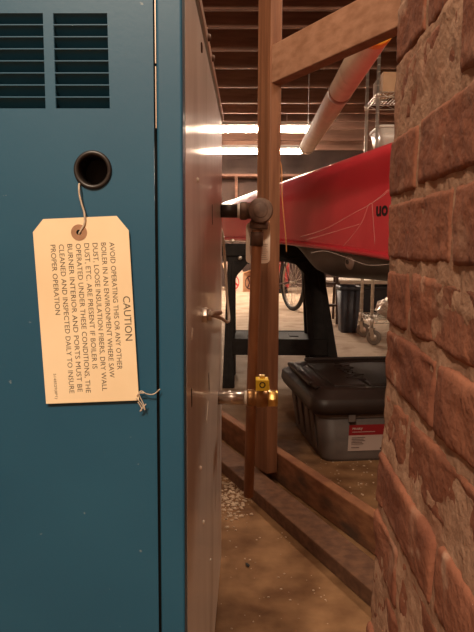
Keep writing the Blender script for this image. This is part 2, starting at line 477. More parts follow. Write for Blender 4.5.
# slots, clip and marks on the steel side
def side_bar(p, q, w, m, name, t=.0012):
    a = PX(p[0], p[1], CX); c = PX(q[0], q[1], CX)
    bb = MB(); bb.bar((CX, a.y, a.z), (CX, c.y, c.z), w, t, up=(1, 0, 0)); return bb.build(name, m, side)
side_bar((212, 205), (212.3, 224), .010, M['dark'], 'slot')
side_bar((191, 389), (191.5, 406), .006, M['dark'], 'slot')
side_bar((208.5, 374), (209, 391), .008, M['dark'], 'slot')
side_bar((208, 402), (206.5, 421), .005, M['white_tape'], 'paint_drip')
side_bar((192, 329), (191.5, 339), .003, M['white_tape'], 'paint_drip')
c = PX(201, 48, CX)
b = MB(); b.poly([(CX, c.y - .006, c.z + .005), (CX, c.y + .008, c.z + .004), (CX, c.y + .003, c.z - .005), (CX, c.y - .003, c.z - .005)], (.002, 0, 0))
b.build('clip', M['rust_iron'], side, bevel=.001)
for (x, y) in ((200, 468), (203, 522), (197, 180), (210, 560)):
    c = PX(x, y, CX); b = MB(); b.lathe([(0, .0022), (.002, .002), (.003, 0)], (CX, c.y, c.z), (1, 0, 0), 10); b.build('rivet', M['white_tape'], side)
cn = PX(202, 315, CX)
b = MB(); b.cyl((CX, cn.y, cn.z), (CX + .007, cn.y, cn.z), .010, 6); b.cyl((CX + .007, cn.y, cn.z), (CX + .012, cn.y, cn.z), .007, 16)
b.build('cable_connector', M['zinc'], side, bevel=.0008)

# cable hanging from the connector around the far edge of the boiler
def smooth_path(pts, n=8):
    pts = [Vector(p) for p in pts]; out = []
    for i in range(len(pts) - 1):
        p0 = pts[max(i - 1, 0)]; p1 = pts[i]; p2 = pts[i + 1]; p3 = pts[min(i + 2, len(pts) - 1)]
        for k in range(n):
            t = k / n
            out.append(.5 * ((2 * p1) + (-p0 + p2) * t + (2 * p0 - 5 * p1 + 4 * p2 - p3) * t * t + (-p0 + 3 * p1 - 3 * p2 + p3) * t ** 3))
    out.append(pts[-1]); return out
cc = Vector((CX + .012, cn.y, cn.z))
path = smooth_path([cc, cc + Vector((.008, .05, -.002)), PX(211, 314, CX + .012), PX(221, 318, CX + .014), P(227, 322, 1.33), P(229, 318, 1.38), P(227, 296, 1.40), P(225, 262, 1.40), P(222, 232, 1.38), P(216, 226, 1.40)])
b = MB(); b.tube(path, .003, 8)
o = b.build('power_cable', M['cable']); tag(o, 'grey cable looping from the steel boiler side around its far edge', 'cable')

# ------------------------------------------------------------------ caution tag
TY = YF - .0035
c1 = P(86.3, 311.2, TY)
rot = math.radians(2.7)
TW, TH = .0818, .1600
tg = thing('caution_tag', 'manila caution tag with rotated black print hung on the blue panel', 'tag', (c1.x, TY, c1.z))
W2, H2 = TW / 2, TH / 2
hx, hy = -.0015, H2 - .0125
out = [(-W2, -H2), (W2, -H2), (W2, H2 - .0125), (W2 - .0095, H2), (-W2 + .0095, H2), (-W2, H2 - .0105)]
me = plate2d(out, [circ(hx, hy, .0024, 20)], .0005)
TAGM = Matrix.Translation((c1.x, TY, c1.z)) @ Matrix.Rotation(-rot, 4, 'Y') @ Matrix.Rotation(PI / 2, 4, 'X')
me.transform(TAGM)
card = finish(me, 'card', M['tag'], tg)
me = plate2d(circ(hx, hy, .0068, 32), [circ(hx, hy, .0023, 20)], .0004); me.transform(TAGM @ Matrix.Translation((0, 0, .0004)))
finish(me, 'reinforcing_ring', M['tag_ring'], tg)
lines = ["AVOID OPERATING THIS OR ANY OTHER", "BOILER IN AN ENVIRONMENT WHERE SAW", "DUST, LOOSE INSULATION FIBERS, DRY WALL",
         "DUST, ETC. ARE PRESENT IF BOILER IS", "OPERATED UNDER THESE CONDITIONS, THE", "BURNER INTERIOR AND PORTS MUST BE",
         "CLEANED AND INSPECTED DAILY TO INSURE", "PROPER OPERATION"]
lens = [.1100, .1170, .1285, .1085, .1295, .1285, .1295, .0600]
mes = []
def put(s, length, cap, u, v, bold=0):
    m = text_mesh(s, 1.0, 0, bold); x0, x1, y0, y1 = bounds(m)
    ref = text_mesh("H", 1.0); r = bounds(ref)
    m.transform(Matrix.Diagonal((length / (x1 - x0), cap / (r[3] - r[2]), 1, 1)) @ Matrix.Translation((-x0, -r[2], 0)))
    m.transform(Matrix.Translation((u, v, .00032)) @ Matrix.Rotation(-PI / 2, 4, 'Z'))
    mes.append(m)
TOPV = H2 - .0220
for i, (s, l) in enumerate(zip(lines, lens)):
    put(s, l, .0042, .0238 - i * .00722, TOPV)
put("CAUTION", .0385, .0060, .0325, .0115, .0)
me = join_meshes(mes); me.transform(TAGM); finish(me, 'caution_text', M['ink'], card)
mes = []
put("5148529(8P1)", .0225, .0022, -.0325, -.0535)
me = join_meshes(mes); me.transform(TAGM); finish(me, 'form_number', M['ink'], card)
hw = TAGM @ Vector((hx, hy, 0))
st = smooth_path([P(80, 182, YF + .004), P(79, 186, TY - .001), P(79.5, 195, TY - .002), P(82, 205, TY - .002), P(84.5, 214, TY - .002), P(84.3, 224, TY - .0015), hw + Vector((0, 0, -.001)), hw + Vector((.0003, .003, -.002))])
b = MB(); b.tube(st, .00085, 6)
b.build('string', M['string'], tg)
for pts in ([(136, 398), (141, 403), (145, 410), (143, 403), (139, 394), (144, 393)], [(137, 396), (141, 391), (147, 394), (154, 394), (160, 389)], [(138, 402), (142, 409), (140, 411), (146, 404)]):
    b = MB(); b.tube(smooth_path([P(x, y, TY - .001 - .0004 * k) for k, (x, y) in enumerate(pts)], 5), .0005, 5); b.build('frayed_string_end', M['string'], tg)

# ------------------------------------------------------------------ brick chimney
CHX = P(388.5, 230, .69).x; CHY = .69
ch = thing('brick_chimney', 'weathered red brick chimney with pale lime mortar beside the boiler', 'chimney', (CHX + .3, CHY - .5, 0))
z0 = P(393, 201, .69).z
PITCH = .0665
bmB = bmesh.new()
def brick(x0, x1, y0, y1, za, zb2, fine, rough):
    nxs = max(2, int((x1 - x0) / fine)); nys = max(2, int((y1 - y0) / fine)); nzs = max(2, int((zb2 - za) / fine))
    tmp = bmesh.new()
    bmesh.ops.create_cube(tmp, size=1)
    ex = [e for e in tmp.edges if abs((e.verts[0].co - e.verts[1].co).x) > .5]
    ey = [e for e in tmp.edges if abs((e.verts[0].co - e.verts[1].co).y) > .5]
    ez = [e for e in tmp.edges if abs((e.verts[0].co - e.verts[1].co).z) > .5]
    bmesh.ops.subdivide_edges(tmp, edges=ey, cuts=nys, use_grid_fill=True)
    ez = [e for e in tmp.edges if abs((e.verts[0].co - e.verts[1].co).normalized().z) > .9]
    bmesh.ops.subdivide_edges(tmp, edges=ez, cuts=nzs, use_grid_fill=True)
    ex = [e for e in tmp.edges if abs((e.verts[0].co - e.verts[1].co).normalized().x) > .9]
    bmesh.ops.subdivide_edges(tmp, edges=ex, cuts=nxs, use_grid_fill=True)
    c = Vector(((x0 + x1) / 2, (y0 + y1) / 2, (za + zb2) / 2)); h = Vector(((x1 - x0) / 2, (y1 - y0) / 2, (zb2 - za) / 2))
    R = .003 + .0022 * rough
    sh = Vector((random.uniform(-.002, .002), random.uniform(-.001, .001), random.uniform(-.0015, .0015)))
    tilt = random.uniform(-.012, .012)
    mp = {}
    for v in tmp.verts:
        q = Vector((v.co.x * 2 * h.x, v.co.y * 2 * h.y, v.co.z * 2 * h.z))
        inner = Vector([max(-h[i] + R, min(h[i] - R, q[i])) for i in range(3)])
        d = q - inner
        if d.length > R: q = inner + d.normalized() * R
        w = c + q + sh + Vector((0, 0, q.y * tilt))
        n1 = noise.noise(w * 22); n2 = noise.noise(w * 70 + Vector((5, 1, 2))); n3 = noise.noise(w * 190)
        n4 = noise.noise(Vector((w.x * 40, w.y * 22 - w.z * 10, w.z * 55)) + Vector((9, 3, 1)))
        k = .0017 * n1 + .0010 * n2 + .0006 * n3 - rough * (.0026 * max(0, n4) + .0008 * abs(n1))
        k += rough * .0030 * noise.noise(w * 13 + Vector((3, 7, 2)))
        dirv = Vector((-1 if q.x < 0 and abs(q.x) > h.x - R * 1.5 else 0, (1 if q.y > 0 else -1) if abs(q.y) > h.y - R * 1.5 else 0, (1 if q.z > 0 else -1) if abs(q.z) > h.z - R * 1.5 else 0))
        if dirv.length > 0: w += dirv.normalized() * (k - .0005)
        mp[v] = bmB.verts.new(w)
    for f in tmp.faces:
        g = bmB.faces.new([mp[v] for v in f.verts]); g.smooth = True
    tmp.free()
k0 = -int(z0 / PITCH) - 1; k1 = int((ZC - z0) / PITCH) + 1
DX = .60
def lean(z): return CHX + max(0, (z - 1.02)) * .05 - max(0, .66 - z) * .035
for k in range(k0, k1):
    za = z0 + k * PITCH; zb2 = za + PITCH
    if za < 0 or zb2 > ZC: continue
    near = .22 < za < 1.32
    fine = .0042 if near else .03
    rough = 1.0 if za < .72 else (.75 if za > .97 else .35)
    J = .0042
    xa = lean((za + zb2) / 2) + random.uniform(-.002, .002)
    y = CHY - random.uniform(0, .003)
    seq = [.110] + [.215] * 5 if k % 2 == 0 else [.215] * 6
    if k == -2: seq = [.092] + [.215] * 5
    if k == -3: seq = [.185] + [.215] * 5
    for L_ in seq:
        y2 = y - L_
        if y2 < -.42: break
        ff = fine if y2 < .69 and y > .18 else .03
        brick(xa, xa + .10, y2 + J, y - J * (0 if y > CHY - .004 else 1), za + J, zb2 - J, ff, rough)
        y = y2
    x = xa + .10
    while x < xa + DX:
        brick(x + J, min(x + .215, xa + DX + .02), CHY - .105, CHY - .001, za + J, zb2 - J, .03, rough); x += .215
me = bpy.data.meshes.new('bricks'); bmesh.ops.recalc_face_normals(bmB, faces=bmB.faces); bmB.to_mesh(me); bmB.free()
finish(me, 'bricks', M['brick'], ch)
# mortar: one rough skin behind the brick faces
bm = bmesh.new()
ys = [CHY - .004 - i * .0045 for i in range(132)] + [.05, -.1, -.25, -.41]
zz = [0, .1, .2] + [.22 + i * .0045 for i in range(246)] + [1.36, 1.6, 2.0, ZC]
grid = []
for z in zz:
    row = []
    for y in ys:
        w = Vector((lean(z), y, z))
        dpt = (.0014 if .73 < z < .965 else (.0026 if z < .8 else .0040)) + .0022 * noise.noise(w * 35) + .0012 * noise.noise(w * 110) + .0004 * noise.noise(w * 260)
        dpt += 0
        row.append(bm.verts.new((lean(z) + dpt, y, z)))
    grid.append(row)
for j in range(len(zz) - 1):
    for i in range(len(ys) - 1):
        bm.faces.new((grid[j][i], grid[j][i + 1], grid[j + 1][i + 1], grid[j + 1][i])).smooth = True
ends = [[bm.verts.new((g.co.x + dx, CHY - .004, z)) for g, z in ((grid[j][0], zz[j]) for j in range(len(zz)))] for dx in (.3, DX)]
first = [grid[j][0] for j in range(len(zz))]
for A, B in ((first, ends[0]), (ends[0], ends[1])):
    for j in range(len(zz) - 1): bm.faces.new((A[j], A[j + 1], B[j + 1], B[j]))
far = [bm.verts.new((v.co.x, -.41, v.co.z)) for v in ends[1]]
last = [grid[j][-1] for j in range(len(zz))]
for A, B in ((ends[1], far), (far, last)):
    for j in range(len(zz) - 1): bm.faces.new((A[j], A[j + 1], B[j + 1], B[j]))
bmesh.ops.recalc_face_normals(bm, faces=bm.faces)
me = bpy.data.meshes.new('mortar'); bm.to_mesh(me); bm.free(); finish(me, 'mortar', M['mortar'], ch)

# ------------------------------------------------------------------ timber frame
U = Vector((.40, -.917, 0)); V = Vector((.917, .40, 0))
pb = PF(266.5, 485)
# post: wide face along the wall line
pu = Vector((math.sin(math.radians(29)) * .9, -math.cos(math.radians(29)), 0)).normalized(); pv = Vector((-pu.y, pu.x, 0))
pc = Vector((P(266.5, 300, pb.y).x + .004, pb.y + .035, 0))
mtx = Matrix((pv, -pu, Vector((0, 0, 1)))).transposed().to_4x4(); mtx.translation = pc + Vector((0, 0, (.04 + ZC) / 2))
b = MB(); b.box((.040, .084, ZC - .04), mtx)
o = b.build('wooden_post', M['wood_post'], bevel=.003); tag(o, 'upright brown timber post standing on the floor plate', 'post')
# floor plate under the post
A = PF(254, 499); ztop = .04
a0 = PF(255, 493, .02); b0 = PF(368.5, 592, .02)
d = (b0 - a0).normalized()
b = MB(); b.bar(a0 - d * .75 + Vector((.028, .012, 0)), b0 + d * .12 + Vector((.028, .012, 0)), .085, .04)
o = b.build('floor_plate', M['wood_plate'], bevel=.003); tag(o, 'dusty brown timber plate lying flat on the concrete under the post', 'timber')
# plank on edge
a1 = PF(279, 487); b1 = PF(372, 559)
d = (b1 - a1).normalized(); s = Vector((-d.y, d.x, 0)); s = s if s.x > 0 else -s
off = s * .032 + Vector((0, 0, .050))
b = MB(); b.bar(a1 - d * .85 + off, b1 + d * .1 + off, .036, .098)
o = b.build('edge_plank', M['wood_plank'], bevel=.004); tag(o, 'orange-brown plank set on edge along the back of the floor plate', 'plank')
# rail at chest height running towards the chimney
ra = P(274, 67, pb.y + .02); rb = P(384, 14, 1.66)
rd = (rb - ra).normalized()
b = MB(); b.bar(ra + rd * .015, rb + rd * .40, .045, .112)
o = b.build('cross_rail', M['wood_rail'], bevel=.003); tag(o, 'brown timber rail nailed to the post and rising toward the chimney top', 'rail')

# ------------------------------------------------------------------ pipes by the boiler
GY = 1.285
g0 = P(222, 211, GY); ec = P(260.3, 211, GY)
g0 = Vector((CX - .003, GY, ec.z))
gp = thing('relief_pipe', 'black iron pipe with elbow and brown drop pipe leaving the boiler', 'pipe', (ec.x, GY, 0))
tx = P(240, 211, GY).x
b = MB(); b.cyl(g0, (tx - .003, GY, ec.z), .0134, 24); b.build('black_nipple', M['black_iron'], gp)
b = MB(); b.cyl((tx - .005, GY, ec.z), (tx + .001, GY, ec.z), .0142, 24); b.build('thread_tape', M['white_tape'], gp)
b = MB()
b.lathe([(.0, 0), (.0165, 0), (.0178, .002), (.0178, .012), (.0165, .014), (.0155, .015), (.0155, .045)], (tx, GY, ec.z), (1, 0, 0), 28)
b.lathe([(0, -.026), (.0218, -.026), (.0226, -.0258), (.0242, -.0240), (.0246, -.0225), (.0246, .012), (.022, .018), (0, .02)], (ec.x, GY, ec.z), (0, 1, 0), 32)
b.lathe([(.0165, 0), (.0165, .020), (.0185, .022), (.0185, .033), (.017, .035), (0, .035)], (ec.x - .001, GY, ec.z), (-.06, 0, -1), 28)
el = b.build('elbow', M['rust_iron'], gp, smooth=False)
b = MB(); b.lathe([(0, -.0272), (.013, -.0272), (.0138, -.0270), (.0142, -.0262), (.0142, -.025)], (ec.x, GY, ec.z), (0, 1, 0), 28); b.build('elbow_cap', M['rust_iron'], el)
pt = P(257, 236, GY); pm = P(253.5, 330, GY); pe = P(248.5, 496, GY + .02)
b = MB(); b.tube([pt + Vector((0, 0, .012)), pt, pm, pe], .0105, 20); b.build('drop_pipe', M['copper'], gp)
b = MB(); b.tube([pt + Vector((0, 0, .008)), pt, P(256.3, 246, GY)], .0128, 20); b.build('coupling', M['rust_iron'], gp)
# paper tag hanging behind the drop pipe
q = P(258, 243, GY + .02)
me = plate2d(rrect(-.0245, .0245, -.041, .041, .009), [circ(0, .034, .003, 14)], .0006)
me.transform(Matrix.Translation((q.x, GY + .02, q.z)) @ Matrix.Rotation(PI / 2, 4, 'X'))
pg = thing('valve_tag', 'small pale paper tag hanging behind the relief pipe elbow', 'tag', (q.x, GY + .02, q.z - .041))
pc_ = finish(me, 'card', M['paper'], pg)
mes = []
for i in range(9):
    m = text_mesh('n' * 9, 1); x0, x1, y0, y1 = bounds(m); m.free if False else None
b = MB()
for i in range(9):
    b.bx(q.x + .006, q.x + .006 + random.uniform(.010, .015), GY + .0188, GY + .0196, q.z - .003 - i * .0038, q.z - .0022 - i * .0038)
b.build('print_lines', M['faint_ink'], pc_)

# copper pipe with ball valve
VY = 1.19
v0 = P(247, 398, VY)
vp = thing('drain_valve', 'brass ball valve with yellow handle on a shiny copper pipe', 'valve', (v0.x, VY, 0))
zc = v0.z
b = MB(); b.cyl((CX - .003, VY, zc), (v0.x - .002, VY, zc), .0128, 24); b.build('copper_pipe', M['copper_shine'], vp)
b = MB(); b.cyl((v0.x - .005, VY, zc), (v0.x + .001, VY, zc), .0136, 24); b.build('solder_ring', M['white_tape'], vp)
vx = lambda x: P(x, 398, VY).x
hz = P(261, 379, VY).z
b = MB()
b.lathe([(0, 0), (.0155, 0), (.0165, .002), (.0165, vx(254) - v0.x), (.0140, vx(255) - v0.x), (.0172, vx(257) - v0.x), (.0180, vx(262) - v0.x), (.0165, vx(267) - v0.x), (.0140, vx(268) - v0.x), (0, vx(268.5) - v0.x)], v0, (1, 0, 0), 28)
b.cyl((vx(262), VY, zc + .012), (vx(262), VY, hz - .001), .0085, 18)
b.build('valve_body', M['brass'], vp)
b = MB(); b.cyl((vx(268), VY, zc), (vx(276), VY, zc), .0165, 6)
b.lathe([(.0165, 0), (.0155, .003), (.0105, .003), (.0105, -.008)], (vx(276), VY, zc), (1, 0, 0), 24)
b.build('end_nut', M['brass_bright'], vp, bevel=.0012)
b = MB(); b.bx(vx(255.5), vx(268), VY - .085, VY + .012, hz - .001, hz + .002)
b.bx(vx(255), vx(267.5), VY - .088, VY - .084, hz - .003, hz + .0165)
hd = b.build('handle', M['yellow'], vp, bevel=.001)
b = MB(); b.lathe([(.0035, 0), (.0045, -.0006), (.0055, 0), (.0045, .0006)], (vx(261.2), VY - .0885, hz + .008), (0, 1, 0), 20, closed=True); b.build('stamped_mark', M['black_iron'], hd)
b = MB(); b.cyl((vx(262), VY, hz + .002), (vx(262), VY, hz + .008), .006, 6); b.build('handle_nut', M['brass_bright'], vp)

# ------------------------------------------------------------------ cream pipe overhead
pa = P(367, 44, 2.72); pbk = P(308.5, 146, 5.5)
cpx = (pa.x + pbk.x) / 2; cpz = (pa.z + pbk.z) / 2
op = thing('overhead_pipe', 'long cream pipe hung under the joists with a yellow end', 'pipe', (cpx, 4.1, cpz - .06))
b = MB(); b.lathe([(.0, 2.55), (.056, 2.55), (.062, 2.56), (.062, 5.52), (.056, 5.53), (0, 5.53)], (cpx, 0, cpz), (0, 1, 0), 32); b.build('pipe_body', M['pvc'], op)
b = MB(); b.lathe([(.0, 2.54), (.058, 2.54), (.0635, 2.55), (.0635, 2.60), (.061, 2.605)], (cpx, 0, cpz), (0, 1, 0), 32); b.build('yellow_end_cap', M['ytape'], op)
yc = 3.55
b = MB(); b.lathe([(.062, yc - .03), (.0655, yc - .025), (.0655, yc + .025), (.062, yc + .03)], (cpx, 0, cpz), (0, 1, 0), 32); b.build('joint_band', M['band'], op)
for yy in (5.42,):
    b = MB(); b.lathe([(.064, -.012), (.064, .012), (.0625, .012), (.0625, -.012)], (cpx, yy, cpz), (0, 1, 0), 28, closed=True); b.bx(cpx - .003, cpx + .003, yy - .012, yy + .012, cpz + .056, ZC if yy < 4 else ZC); b.build('hanger_strap', M['rust_iron'], op)

# ------------------------------------------------------------------ fluorescent lamps
def lamp(y_px, Y, xr, label):
    c = P(xr, y_px, Y); L_ = 2.4
    r = thing('tube_lamp', label, 'lamp', (c.x - L_ / 2, Y, c.z + .10), 0, 'tube lamps under the joists')
    x0, x1 = c.x - L_, c.x
    b = MB(); b.poly([(x0, Y - .12, c.z + .03), (x0, Y - .05, c.z + .09), (x0, Y + .05, c.z + .09), (x0, Y + .12, c.z + .03), (x0, Y + .11, c.z + .03), (x0, Y + .045, c.z + .08), (x0, Y - .045, c.z + .08), (x0, Y - .11, c.z + .03)], (L_, 0, 0))
    b.build('reflector', M['lampwhite'], r)
    for dy in (-.055, .055):
        b = MB(); b.cyl((x0 + .03, Y + dy, c.z), (x1 - .03, Y + dy, c.z), .028, 14); b.build('tube', M['tube'], r)
        for xx in (x0 + .015, x1 - .015):
            b = MB(); b.bx(xx - .015, xx + .015, Y + dy - .02, Y + dy + .02, c.z - .03, c.z + .05); b.build('tube_socket', M['lampwhite'], r)
    for xx in (x0 + .4, x1 - .4):
        b = MB(); b.cyl((xx, Y, c.z + .085), (xx, Y, ZC), .004, 6); b.build('hanger_wire', M['zinc'], r)
    return r
lamp(129.5, 8.45, 318, 'nearer and upper of the two lit tube lamps behind the post')
lamp(151.5, 10.3, 303, 'farther and lower of the two lit tube lamps behind the post')

# ------------------------------------------------------------------ kayak (upside down on a sawhorse)
kp = [(225, 4.2, 192, 239), (283, 3.62, 176.5, 241), (390, 2.45, 122, 258)]
n0 = P(225, 240, 4.2); n2 = P(390, 240, 2.45)
n0.z = 0; n2.z = 0
ax = (n2 - n0); LK = ax.length; ax.normalize(); nn = Vector((ax.y, -ax.x, 0))
if nn.x > 0: nn = -nn                       # towards the camera side
HWK = .31
samples = []
for (x, yy, ta, bb_) in kp:
    t = (P(x, 240, yy) - n0).dot(ax); samples.append((t, P(x, ta, yy).z, P(x, bb_, yy).z))
def quad(t, j):
    (a, A, B), (c, C, D), (e, E, G) = samples
    f = lambda k: (samples[0][k] * (t - c) * (t - e) / ((a - c) * (a - e)) + samples[1][k] * (t - a) * (t - e) / ((c - a) * (c - e)) + samples[2][k] * (t - a) * (t - c) / ((e - a) * (e - c)))
    return f(j)
T0, T1 = -1.05, 3.15
kroot_p = n0 + ax * 1.0 - nn * HWK
ky = thing('kayak', 'red kayak lying upside down on the black sawhorse', 'kayak', (kroot_p.x, kroot_p.y, quad(1.0, 2)))
def kw(t):
    u = (t - T0) / (T1 - T0); e = min(u, 1 - u)
    return HWK * min(1, (e / .24)) ** .55 if e > 0 else 0.0
def ztop(t):
    tt = max(-.2, min(t, 2.1)); z = quad(tt, 1)
    u = (t - T0) / (T1 - T0); e = min(u, 1 - u)
    return z
def zrim(t):
    tt = max(0, min(t, 1.95)); z = quad(tt, 2)
    if t < 0: z = quad(0, 2) + .05 * t * t * .6
    if t > 1.95: z = quad(1.95, 2) + .10 * (t - 1.95) ** 2
    return z
def kdeck(t):
    s = max(0, min(1, (t - 1.0) / .20)); s = s * s * (3 - 2 * s)
    e = max(0, min(1, (T1 - t) / 1.2))
    return (.012 + max(.05, .150 - .075 * max(0, t - 1.1)) * s) * min(1, e * 1.3)
NS = 72; NA = 26
def kpt(t, side, v): return n0 + ax * t - nn * HWK + nn * side + Vector((0, 0, v))
hb = bmesh.new(); db = bmesh.new()
hr, dr = [], []
for i in range(NS + 1):
    t = T0 + (T1 - T0) * i / NS; w = max(.004, kw(t)); zr = zrim(t); h = ztop(t) - zr
    u = (t - T0) / (T1 - T0); e = min(u, 1 - u); endk = min(1, e / .10) ** .6 if e > 0 else .02
    zr2 = zr + h * .35 * (1 - endk); h2 = h * (.3 + .7 * endk) if endk < 1 else h
    a, c = [], []
    for k in range(NA + 1):
        th = PI * k / NA
        cs, sn = math.cos(th), math.sin(th)
        cw = (abs(cs) ** .55) * (1 if cs > 0 else -1); sv = abs(sn) ** .62
        a.append(hb.verts.new(kpt(t, w * cw * (1 - .05 * sv), zr2 + h2 * sv)))
        dv = abs(sn) ** .8
        c.append(db.verts.new(kpt(t, w * .97 * cw, zr2 - .004 - max(.01, kdeck(t)) * dv)))
    hr.append(a); dr.append(c)
for bmx, R in ((hb, hr), (db, dr)):
    for A, B in zip(R, R[1:]):
        for k in range(NA): bmx.faces.new((A[k], A[k + 1], B[k + 1], B[k])).smooth = True
    bmx.faces.new(R[0]); bmx.faces.new(R[-1][::-1])
    bmesh.ops.recalc_face_normals(bmx, faces=bmx.faces)
me = bpy.data.meshes.new('hull'); hb.to_mesh(me); hb.free(); hull = finish(me, 'hull', M['red'], ky)
me = bpy.data.meshes.new('deck'); db.to_mesh(me); db.free(); kd = finish(me, 'deck', M['kdeck'], ky); kd['label'] = 'grey-brown deck facing the floor'
for sgn in (1, -1):
    pts = []
    for i in range(4, NS - 3):
        t = T0 + (T1 - T0) * i / NS; pts.append(kpt(t, sgn * (kw(t) + .004), zrim(t) + .004 + (.0 if True else 0)))
    b = MB(); b.tube(pts, .014, 8); b.build('seam_rim', M['red'], ky)
# letters on the upside-down hull
m = text_mesh('on', 1.0, .002, .03); x0, x1, y0, y1 = bounds(m)
tl = (P(382.5, 212, 2.52) - n0).dot(ax); zl = P(382.5, 211, 2.52).z
LS = .042 / (y1 - y0)
m.transform(Matrix.Translation((-(x0 + x1) / 2, -(y0 + y1) / 2, 0))); m.transform(Matrix.Scale(LS, 4))
R3 = Matrix((-ax, Vector((0, 0, -1)), nn)).transposed().to_4x4()
tt = tl; hh = (zl - zrim(tt)) / (ztop(tt) - zrim(tt)); sv = hh; sn = sv ** (1 / .62); cs = math.sqrt(max(0, 1 - sn * sn)); wl = kw(tt) * cs ** .55 * (1 - .05 * sv)
R3.translation = kpt(tt, wl + .0015, zl)
m.transform(R3)
finish(m, 'lettering', M['dark'], hull)
# fitting on the deck side
tf = (P(350, 262, 2.75) - n0).dot(ax); zf = P(351, 262, 2.75).z
fc = kpt(tf, HWK * .955, zf)
b = MB(); b.lathe([(.004, .012), (.012, .012), (.016, .009), (.030, .007), (.034, 0)], fc - nn * .002, nn, 24); b.build('deck_fitting', M['steelring'], kd)
b = MB(); b.cyl(fc + nn * .008, fc + nn * .014, .010, 16); b.build('fitting_knob', M['black_iron'], kd)
# twine hanging down the hull beside the post
tw = smooth_path([P(270, -125, 3.15), P(273, 30, 3.15), P(277, 140, 3.15), P(281.5, 168, 3.15), P(282, 195, 3.15), P(284, 220, 3.15), P(286, 240, 3.15), P(286.5, 252, 3.15)], 6)
b = MB(); b.tube(tw, .0028, 6); o = b.build('twine', M['cord']); tag(o, 'thin orange twine hanging beside the post in front of the kayak', 'twine')

# cobweb strands
cw_ = thing('cobweb', 'fine pale cobweb strands stretched below the red kayak side', 'cobweb', P(345, 250, 2.2))
def strand(pts, Y, r=.00033):
    b = MB(); b.tube(smooth_path([P(x, y, Y) for x, y in pts], 5), r, 4); b.build('strand', M['web'], cw_)
strand([(300, 237), (325, 229), (352, 214), (372, 203), (388, 190)], 2.2)
strand([(343, 246), (352, 236), (362, 222), (368, 206), (372, 203)], 2.2)
strand([(372, 203), (384, 195), (391, 188)], 2.2)
strand([(306, 240), (330, 233), (360, 224)], 2.2)
strand([(372, 203), (375, 245)], 2.2, .0004)
strand([(311, 253), (325, 251), (345, 257), (368, 265), (391, 264)], 2.2, .0006)

# ------------------------------------------------------------------ sawhorse
SY = 3.63
sl = P(229, 300, 3.5).x; sr = P(322, 300, 3.5).x
zt_ = zrim((P(283, 240, 3.62) - n0).dot(ax)) - .016
sw = thing('sawhorse', 'black plastic folding sawhorse carrying the red kayak', 'sawhorse', ((sl + sr) / 2, SY, 0))
b = MB(); b.bx(sl - .045, sr + .02, SY - .055, SY + .055, zt_ - .07, zt_)
b.bx(sl - .04, sr + .015, SY - .045, SY + .045, zt_ - .10, zt_ - .07)
b.build('top_beam', M['saw'], sw, bevel=.006)
for (xt, xb) in ((sl + .012, sl + .0), (sr - .055, sr + .032)):
    for sg in (-1, 1):
        a = Vector((xt, SY + sg * .035, zt_ - .03)); e = Vector((xb, SY + sg * .20, 0))
        b = MB(); wd = .058 if xt < .1 else .145
        w0, w1 = wd * .72, wd * 1.15
        hw2 = .028
        poly = []
        for p, ww in ((a, w0), (e, w1)):
            poly.append((p.x - ww / 2, p.y, p.z)); poly.append((p.x + ww / 2, p.y, p.z))
        b.poly([poly[0], poly[1], poly[3], poly[2]], (0, .045 * -sg, 0))
        lg = b.build('leg', M['saw'], sw, bevel=.006)
        b = MB(); mid = (a + e) / 2
        for ff in (-.22, .22):
            p1 = a.lerp(e, .12) + Vector((ff * w0, sg * .004, 0)); p2 = e.lerp(a, .05) + Vector((ff * w1, sg * .004, 0))
            b.bar(p1, p2, .010, .012, up=(0, 1, 0))
        b.build('rib', M['saw'], lg)
    # gusset between leg pair and beam
    sgx = 1 if xt < .1 else -1
    b = MB(); b.poly([(xt, SY - .05, zt_ - .09), (xt + sgx * .17, SY - .05, zt_ - .09), (xt + sgx * .085, SY - .055, zt_ - .115), (xt + sgx * .035, SY - .075, zt_ - .17), (xt, SY - .09, zt_ - .24)], (0, .03, 0)); b.build('gusset', M['saw'], sw, bevel=.004)
zy = P(240, 338, SY - .12).z
b = MB(); b.bx(sl + .02, sr + .03, SY - .17, SY + .17, zy - .014, zy); b.bx(sl + .02, sr + .03, SY - .185, SY - .165, zy - .085, zy + .004); b.bx(sl + .02, sr + .03, SY + .165, SY + .185, zy - .10, zy + .004)
tr = b.build('shelf_tray', M['saw'], sw, bevel=.004)
for xx in (sl + .10, sl + .22, sl + .34):
    b = MB(); b.bx(xx, xx + .05, SY - .05, SY + .05, zy, zy + .004)
    b.build('tray_rib', M['saw'], tr)
for (x, y) in ((232.5, 241), (240, 258)):
    c = P(x, y, SY - .07); b = MB(); b.lathe([(0, .006), (.010, .005), (.012, 0)], c, (0, -1, 0), 14); b.build('bolt', M['zinc'], sw)

